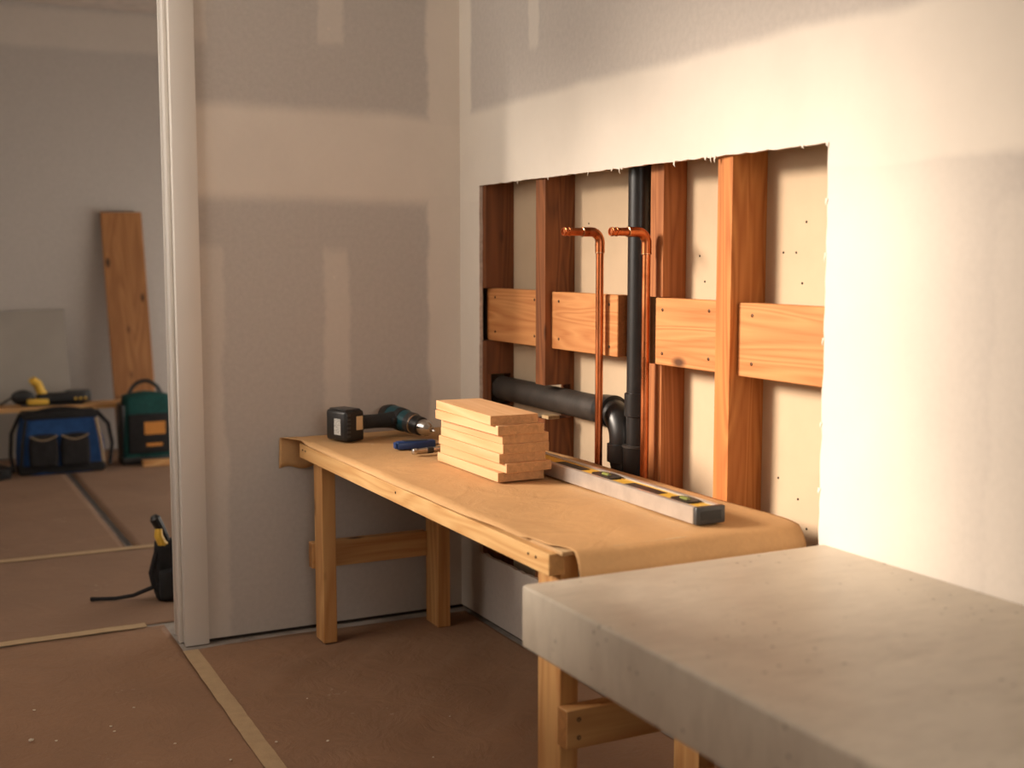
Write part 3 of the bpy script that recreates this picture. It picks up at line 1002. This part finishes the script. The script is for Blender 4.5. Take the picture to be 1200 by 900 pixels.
# local: +x from battery towards the motor, -y towards the chuck
BH = 0.104
bat = box('battery', (0.0, 0.0, 0.0), (0.080, 0.112, BH), 'black', t, 0.012, seg=3)
bx0, by0, bz0 = 0.044, 0.056, BH / 2
box('battery_sticker', (-0.0412, -0.030, -0.030), (-0.0398, 0.006, 0.024), 'sticker', bat, 0.0004)
box('latch_button', (0.004, -0.0590, -0.014), (0.030, -0.0555, 0.032), 'beige', bat, 0.003, seg=2)
for k in range(6):
    zz = -0.036 + k * 0.014
    box('rib', (-0.033, -0.0575, zz), (-0.019, -0.0555, zz + 0.007), 'dark_grey', bat, 0.0008)
box('battery_top_plate', (-0.030, -0.046, bz0 - 0.001), (0.030, 0.046, bz0 + 0.0035), 'dark_grey', bat, 0.0015)
tube('battery_shoe', [(0.078, 0.058, 0.054), (0.092, 0.058, 0.054), (0.102, 0.058, 0.054)], [0.044, 0.042, 0.030], 'black', t, 20)
hz = 0.052
tube('handle', [(0.090, 0.060, hz), (0.120, 0.060, hz), (0.160, 0.055, hz), (0.205, 0.046, hz), (0.240, 0.038, hz)], [0.030, 0.024, 0.0235, 0.026, 0.031], 'rubber', t, 18)
box('trigger', (0.206, 0.004, hz - 0.011), (0.228, 0.026, hz + 0.011), 'black', t, 0.005, seg=2)
mx_, my_ = 0.258, 0.028
def along(name, rings, mat, y, parent=t, x=mx_):
    return prof(name, rings, mat, parent, (x, y, hz), (math.pi / 2 + 0.13, 0, 0), 24)      # local z of the lathe points to -y
mo = along('motor_housing', [(0.018, -0.085), (0.033, -0.080), (0.0385, -0.060), (0.0395, -0.02), (0.038, 0.02), (0.035, 0.045)], 'teal', my_)
along('motor_cap', [(0.016, -0.098), (0.030, -0.094), (0.036, -0.075), (0.0395, -0.062), (0.0400, -0.052), (0.037, -0.050)], 'black', my_)
along('side_grip', [(0.0375, -0.012), (0.0405, -0.010), (0.0400, 0.016), (0.0365, 0.018)], 'rubber', my_)
along('gear_collar', [(0.033, 0.044), (0.0365, 0.047), (0.0365, 0.066), (0.033, 0.069)], 'dark_grey', my_)
along('collar_ring', [(0.033, 0.068), (0.0345, 0.070), (0.0345, 0.074), (0.031, 0.076)], 'chrome', my_)
along('torque_collar', [(0.029, 0.075), (0.0325, 0.078), (0.0315, 0.108), (0.028, 0.111)], 'black', my_)
ck = along('chuck', [(0.024, 0.110), (0.0265, 0.113), (0.0265, 0.138), (0.020, 0.148), (0.013, 0.158), (0.010, 0.159)], 'chrome', my_)
for k in range(3):
    a = 2 * math.pi * k / 3 + 0.5
    box('chuck_jaw', (0.006 * math.cos(a) - 0.002, 0.006 * math.sin(a) - 0.002, 0.157), (0.006 * math.cos(a) + 0.002, 0.006 * math.sin(a) + 0.002, 0.168), 'chrome', ck, 0.0008)
along('hex_bit', [(0.004, 0.155), (0.004, 0.172), (0.002, 0.180)], 'chrome', my_)

# ------------------------------------------------------------------ chisel and nail punch
p0, p1 = onz(462, 527, ZT), onz(513, 524, ZT)
d = (p1 - p0)
t = thing('chisel', 'blue-handled chisel lying between the drill and the stacked boards', 'chisel', (p0.x, p0.y, ZT), math.atan2(d.y, d.x))
hl = 0.135
box('handle', (0.006, -0.016, 0.0), (hl, 0.016, 0.026), 'blue', t, 0.006, seg=3)
box('handle_end', (0.0, -0.013, 0.003), (0.006, 0.013, 0.023), 'blue', t, 0.003, seg=2)
box('grip_panel', (0.030, -0.012, 0.0259), (0.11, 0.012, 0.0275), 'dark_grey', t, 0.0006)
tube('ferrule', [(hl - 0.001, 0, 0.013), (hl + 0.012, 0, 0.013)], [0.009, 0.006], 'chrome', t, 12)
box('blade', (hl + 0.008, -0.010, 0.0105), (hl + 0.10, 0.010, 0.0150), 'chrome', t, 0.001)
p0, p1 = onz(484, 533.5, ZT), onz(516, 530, ZT)
d = p1 - p0
t = thing('nail_punch', 'silver nail punch poking out from behind the stacked boards', 'punch', (p0.x, p0.y, ZT), math.atan2(d.y, d.x))
tube('shaft', [(0.004, 0, 0.010), (0.15, 0, 0.010)], 0.0095, 'chrome', t, 16)
prof('striking_cap', [(0.004, -0.006), (0.009, -0.004), (0.0105, 0.002), (0.0105, 0.010), (0.009, 0.012)], 'chrome', t, (0.003, 0, 0.0105), (0, math.pi / 2, 0), 16)
prof('knurled_band', [(0.009, -0.012), (0.0102, -0.011), (0.0102, 0.011), (0.009, 0.012)], 'dark_grey', t, (0.06, 0, 0.0103), (0, math.pi / 2, 0), 16)

# ------------------------------------------------------------------ room beyond: leaning boards
def leaning(name, corners_px, yt, yb_, th, mat, label, cat, zb_=0.006):
    """board leaning on the far wall: px of its top left, top right and a lower right point"""
    a, b = ony(*corners_px[0], yt), ony(*corners_px[1], yt)
    wv = b - a
    width = Vector((wv.x, 0, 0)).length
    z1 = (a.z + b.z) / 2
    xl = corners_px[2]
    top = Vector(((a.x + b.x) / 2, yt, z1))
    bot = Vector((top.x + xl, yb_, zb_))
    dv = (top - bot)
    ln_ = dv.length
    o = box(name, (-width / 2, -th / 2, -ln_ / 2), (width / 2, th / 2, ln_ / 2), mat, None, 0.002)
    zax = dv.normalized()
    yax = zax.cross(Vector((1, 0, 0))).normalized()
    xax = yax.cross(zax)
    o.matrix_world = Matrix(((xax.x, yax.x, zax.x, (top.x + bot.x) / 2), (xax.y, yax.y, zax.y, (top.y + bot.y) / 2), (xax.z, yax.z, zax.z, (top.z + bot.z) / 2), (0, 0, 0, 1)))
    return tag(o, label, cat)


leaning('leaning_plank', ((117, 248), (165, 250), 0.03), FY - 0.035, FY - 0.28, 0.03, 'old_board', 'wide brown wooden board leaning upright against the far wall', 'board', 0.012)
leaning('plaster_sheet', ((-60, 365), (75, 365), 0.02), FY - 0.030, FY - 0.22, 0.014, 'sheet_white', 'pale grey plasterboard sheet leaning on the far wall behind the low plank', 'board', 0.012)

# low plank on two trestles
px0, px1 = -1.75, -0.53
PZ = 0.385
tag(box('plank', (px0, 3.98, PZ - 0.030), (px1, 4.18, PZ), 'pine_x', None, 0.002), 'low horizontal plank carrying a saw behind the blue bag', 'plank')
for k, xx in enumerate((-1.55, -0.80)):
    t = thing('saw_trestle', ('short timber trestle under the plank behind the blue bag', 'short timber trestle under the plank, out by the left wall')[1 - k], 'trestle', (xx, 4.08, 0))
    box('top_bar', (-0.03, -0.11, PZ - 0.085), (0.03, 0.11, PZ - 0.0305), 'pine_y', t, 0.002)
    for sx in (-1, 1):
        for sy in (-1, 1):
            tube('leg', [(sx * 0.02, sy * 0.08, PZ - 0.06), (sx * 0.075, sy * 0.10, 0.012)], 0.017, 'pine_z', t, 4)

# circular saw on the plank
sx0 = ony(60, 465, 4.08).x
t = thing('circular_saw', 'yellow and black power saw resting on the low plank', 'saw', (-0.95, 4.08, PZ))
box('base_plate', (-0.20, -0.07, 0.0), (0.16, 0.07, 0.006), 'dark_grey', t, 0.001)
box('motor_body', (-0.11, -0.055, 0.008), (0.19, 0.055, 0.075), 'black', t, 0.02, seg=3)
box('battery_pack', (0.06, -0.045, 0.012), (0.215, 0.05, 0.085), 'dark_grey', t, 0.012, seg=2)
box('yellow_housing', (-0.17, -0.062, 0.006), (-0.04, 0.06, 0.045), 'yellow', t, 0.012, seg=2)
tube('handle', [(-0.145, -0.01, 0.145), (-0.125, -0.01, 0.155), (-0.10, -0.01, 0.135), (-0.085, -0.01, 0.09), (-0.065, -0.01, 0.045), (-0.055, -0.01, 0.02)], [0.022, 0.028, 0.028, 0.028, 0.034, 0.036], 'yellow', t, 12)
prof('blade_guard', [(0.075, -0.012), (0.078, -0.010), (0.078, 0.010), (0.075, 0.012)], 'black', t, (-0.19, -0.02, 0.075 - 0.02), (math.pi / 2, 0, 0), 24).scale = (0.9, 0.6, 1)
tube('cord', [(-0.19, 0.0, 0.04), (-0.25, 0.0, 0.055), (-0.29, 0.01, 0.03), (-0.32, 0.02, 0.008)], 0.008, 'black', t, 8)
for k in range(3):
    box('yellow_mark', (0.11 + k * 0.03, -0.0565, 0.03), (0.125 + k * 0.03, -0.0440, 0.045), 'yellow', t, 0.001)

# blue tool bag
def soft_box(name, size, mat, parent, loc, taper=0.85, bulge=0.03, seed=0.0):
    bm = bmesh.new()
    sx, sy, sz = size
    bmesh.ops.create_cube(bm, size=1.0)
    bmesh.ops.subdivide_edges(bm, edges=bm.edges[:], cuts=7, use_grid_fill=True)
    for vtx in bm.verts:
        p = vtx.co * 2
        m_ = max(abs(p.x), abs(p.y), abs(p.z))
        q = p.normalized() * m_
        p = p.lerp(q * 1.25, 0.28)
        k = 1 - (1 - taper) * (p.z * 0.5 + 0.5)
        nz = mnoise.noise(Vector((p.x * 1.7 + seed, p.y * 1.7, p.z * 1.7))) * bulge
        vtx.co = Vector((p.x * sx / 2 * k + nz, p.y * sy / 2 * k + nz, p.z * sz / 2 + nz * 0.5))
    zmin = min(v_.co.z for v_ in bm.verts)
    for v_ in bm.verts:
        if v_.co.z < -sz / 2 * 0.93:
            v_.co.z = -sz / 2
    return link(name, bm, mat, parent, loc, (0, 0, 0), True)


t = thing('tool_bag', 'blue fabric tool bag with black pockets on the far floor', 'bag', (-0.965, 3.78, 0.0075))
soft_box('bag_body', (0.50, 0.20, 0.36), 'blue_cloth', t, (0, 0, 0.18), 0.88, 0.012, 2.0)
box('base', (-0.25, -0.105, 0.0), (0.25, 0.105, 0.06), 'black_cloth', t, 0.02, seg=2)
box('top_band', (-0.215, -0.095, 0.33), (0.215, 0.095, 0.372), 'black_cloth', t, 0.012, seg=2)
for k, (x, mt) in enumerate(((-0.105, 'black_cloth'), (0.075, 'black_cloth'))):
    pk = soft_box('front_pocket', (0.165, 0.05, 0.19), mt, t, (x, -0.108, 0.145), 0.95, 0.006, k * 3.0)
    tube('pocket_trim', [(-0.078 + 0.0156 * i, -0.026, 0.094 - 0.028 * math.sin(math.pi * i / 10)) for i in range(11)], 0.0045, 'tan_strap', pk, 6)
for s in (-1, 1):
    tube('side_strap', [(s * 0.20, -0.098, 0.33), (s * 0.222, -0.112, 0.20), (s * 0.235, -0.112, 0.06)], 0.010, 'tan_strap' if s > 0 else 'black_cloth', t, 6)
tube('shoulder_strap', [(-0.22, 0.0, 0.36), (-0.275, -0.03, 0.25), (-0.285, -0.05, 0.12), (-0.27, -0.06, 0.02)], 0.011, 'black_cloth', t, 8)
tube('carry_handle', [(-0.14, -0.02, 0.36)] + [(-0.14 + 0.28 * i / 8, -0.02, 0.37 + 0.02 * math.sin(math.pi * i / 8)) for i in range(9)] + [(0.14, -0.02, 0.36)], 0.011, 'black_cloth', t, 8)
tube('shoulder_strap', [(0.22, 0.02, 0.36), (0.285, -0.02, 0.28), (0.30, -0.05, 0.16), (0.28, -0.06, 0.03)], 0.012, 'black_cloth', t, 8)

# green tool case beside it
t = thing('tool_case', 'dark green tool case with black carry handle and orange patch', 'bag', (-0.43, 3.90, 0.0075))
soft_box('case_body', (0.33, 0.20, 0.44), 'green_cloth', t, (0, 0, 0.22), 0.86, 0.008, 6.0)
box('case_base', (-0.165, -0.105, 0.0), (0.165, 0.105, 0.05), 'black', t, 0.015, seg=2)
box('front_panel', (-0.125, -0.118, 0.07), (0.125, -0.09, 0.32), 'black_cloth', t, 0.012, seg=2)
box('patch', (-0.03, -0.1215, 0.19), (0.10, -0.1175, 0.27), 'orange', t, 0.001)
box('patch', (-0.02, -0.1215, 0.115), (0.08, -0.1175, 0.135), 'orange', t, 0.001)
tube('carry_handle', [(-0.10, 0, 0.41)] + [Vector((-0.10 + 0.2 * i / 10, 0, 0.435 + 0.085 * math.sin(math.pi * i / 10) ** 0.6)) for i in range(11)] + [(0.10, 0, 0.41)], 0.013, 'black', t, 10)
for s in (-1, 1):
    box('side_trim', (s * 0.152 - 0.012, -0.09, 0.05), (s * 0.152 + 0.012, 0.09, 0.38), 'black', t, 0.010, seg=2)
tag(box('wood_block', (-0.49, 3.69, 0.0075), (-0.25, 3.745, 0.045), 'pine_x', None, 0.002), 'small wood block on the floor against the green tool case', 'block')
# dark cable coil by the blue bag
t = thing('cable_coil', 'coil of black cable on the floor beside the blue bag', 'cable', (-1.34, 3.66, 0.0075))
for k in range(4):
    rr = 0.075 + 0.006 * (k % 2)
    tube('loop', [(rr * math.cos(2 * math.pi * i / 24), rr * math.sin(2 * math.pi * i / 24), 0.010 + k * 0.016 + 0.004 * math.sin(i + k)) for i in range(25)], 0.009, 'black', t, 8)

# black tool pouch by the casing
t = thing('tool_pouch', 'black tool pouch with yellow clip and trailing strap behind the door casing', 'bag', (-0.955, 0.62, 0.0075))
soft_box('pouch_body', (0.12, 0.11, 0.22), 'black_cloth', t, (0.012, 0, 0.11), 0.9, 0.008, 9.0)
soft_box('front_pocket', (0.085, 0.04, 0.11), 'rubber', t, (0.0, -0.06, 0.065), 0.95, 0.004, 4.0)
tube('side_loop', [(-0.028, -0.02, 0.215), (-0.050, -0.03, 0.17), (-0.068, -0.035, 0.11), (-0.060, -0.04, 0.06), (-0.035, -0.045, 0.035)], 0.0095, 'black_cloth', t, 8)
tube('yellow_clip', [(-0.034, -0.03, 0.275), (-0.036, -0.035, 0.25), (-0.025, -0.035, 0.222), (-0.008, -0.03, 0.205)], [0.014, 0.017, 0.018, 0.014], 'yellow', t, 10)
tube('handle_knob', [(-0.050, -0.02, 0.325), (-0.045, -0.02, 0.315), (-0.030, -0.02, 0.285), (-0.010, -0.01, 0.24), (0.0, 0, 0.20)], [0.012, 0.021, 0.019, 0.017, 0.017], 'black', t, 10)
st_pts = [(-0.030, -0.05, 0.07), (-0.07, -0.03, 0.05), (-0.13, 0.0, 0.022), (-0.19, 0.03, 0.010), (-0.25, 0.06, 0.008), (-0.275, 0.07, 0.008)]
tube('strap', st_pts, [0.010, 0.009, 0.008, 0.008, 0.008, 0.009], 'black_cloth', t, 6)

# plaster crumbs on the floor paper
for (px, py, s) in ((157, 829, 0.006), (40, 832, 0.006), (36, 868, 0.012), (66, 868, 0.006), (130, 851, 0.007), (134, 857, 0.006), (205, 871, 0.005), (324, 869, 0.006), (384, 868, 0.007), (527, 839, 0.004), (360, 818, 0.004), (508, 887, 0.005), (270, 890, 0.006)):
    p = onz(px, py, 0.010)
    bm = bmesh.new()
    bmesh.ops.create_icosphere(bm, subdivisions=1, radius=s * 0.75)
    for v_ in bm.verts:
        v_.co *= random.uniform(0.7, 1.2)
        v_.co.z *= 0.45
    o = link('plaster_crumb', bm, 'crumb', None, (p.x, p.y, 0.008 + s * 0.3))
    tag(o, 'tiny pale plaster crumb on the brown floor paper', 'debris', 'plaster crumbs on the floor paper')
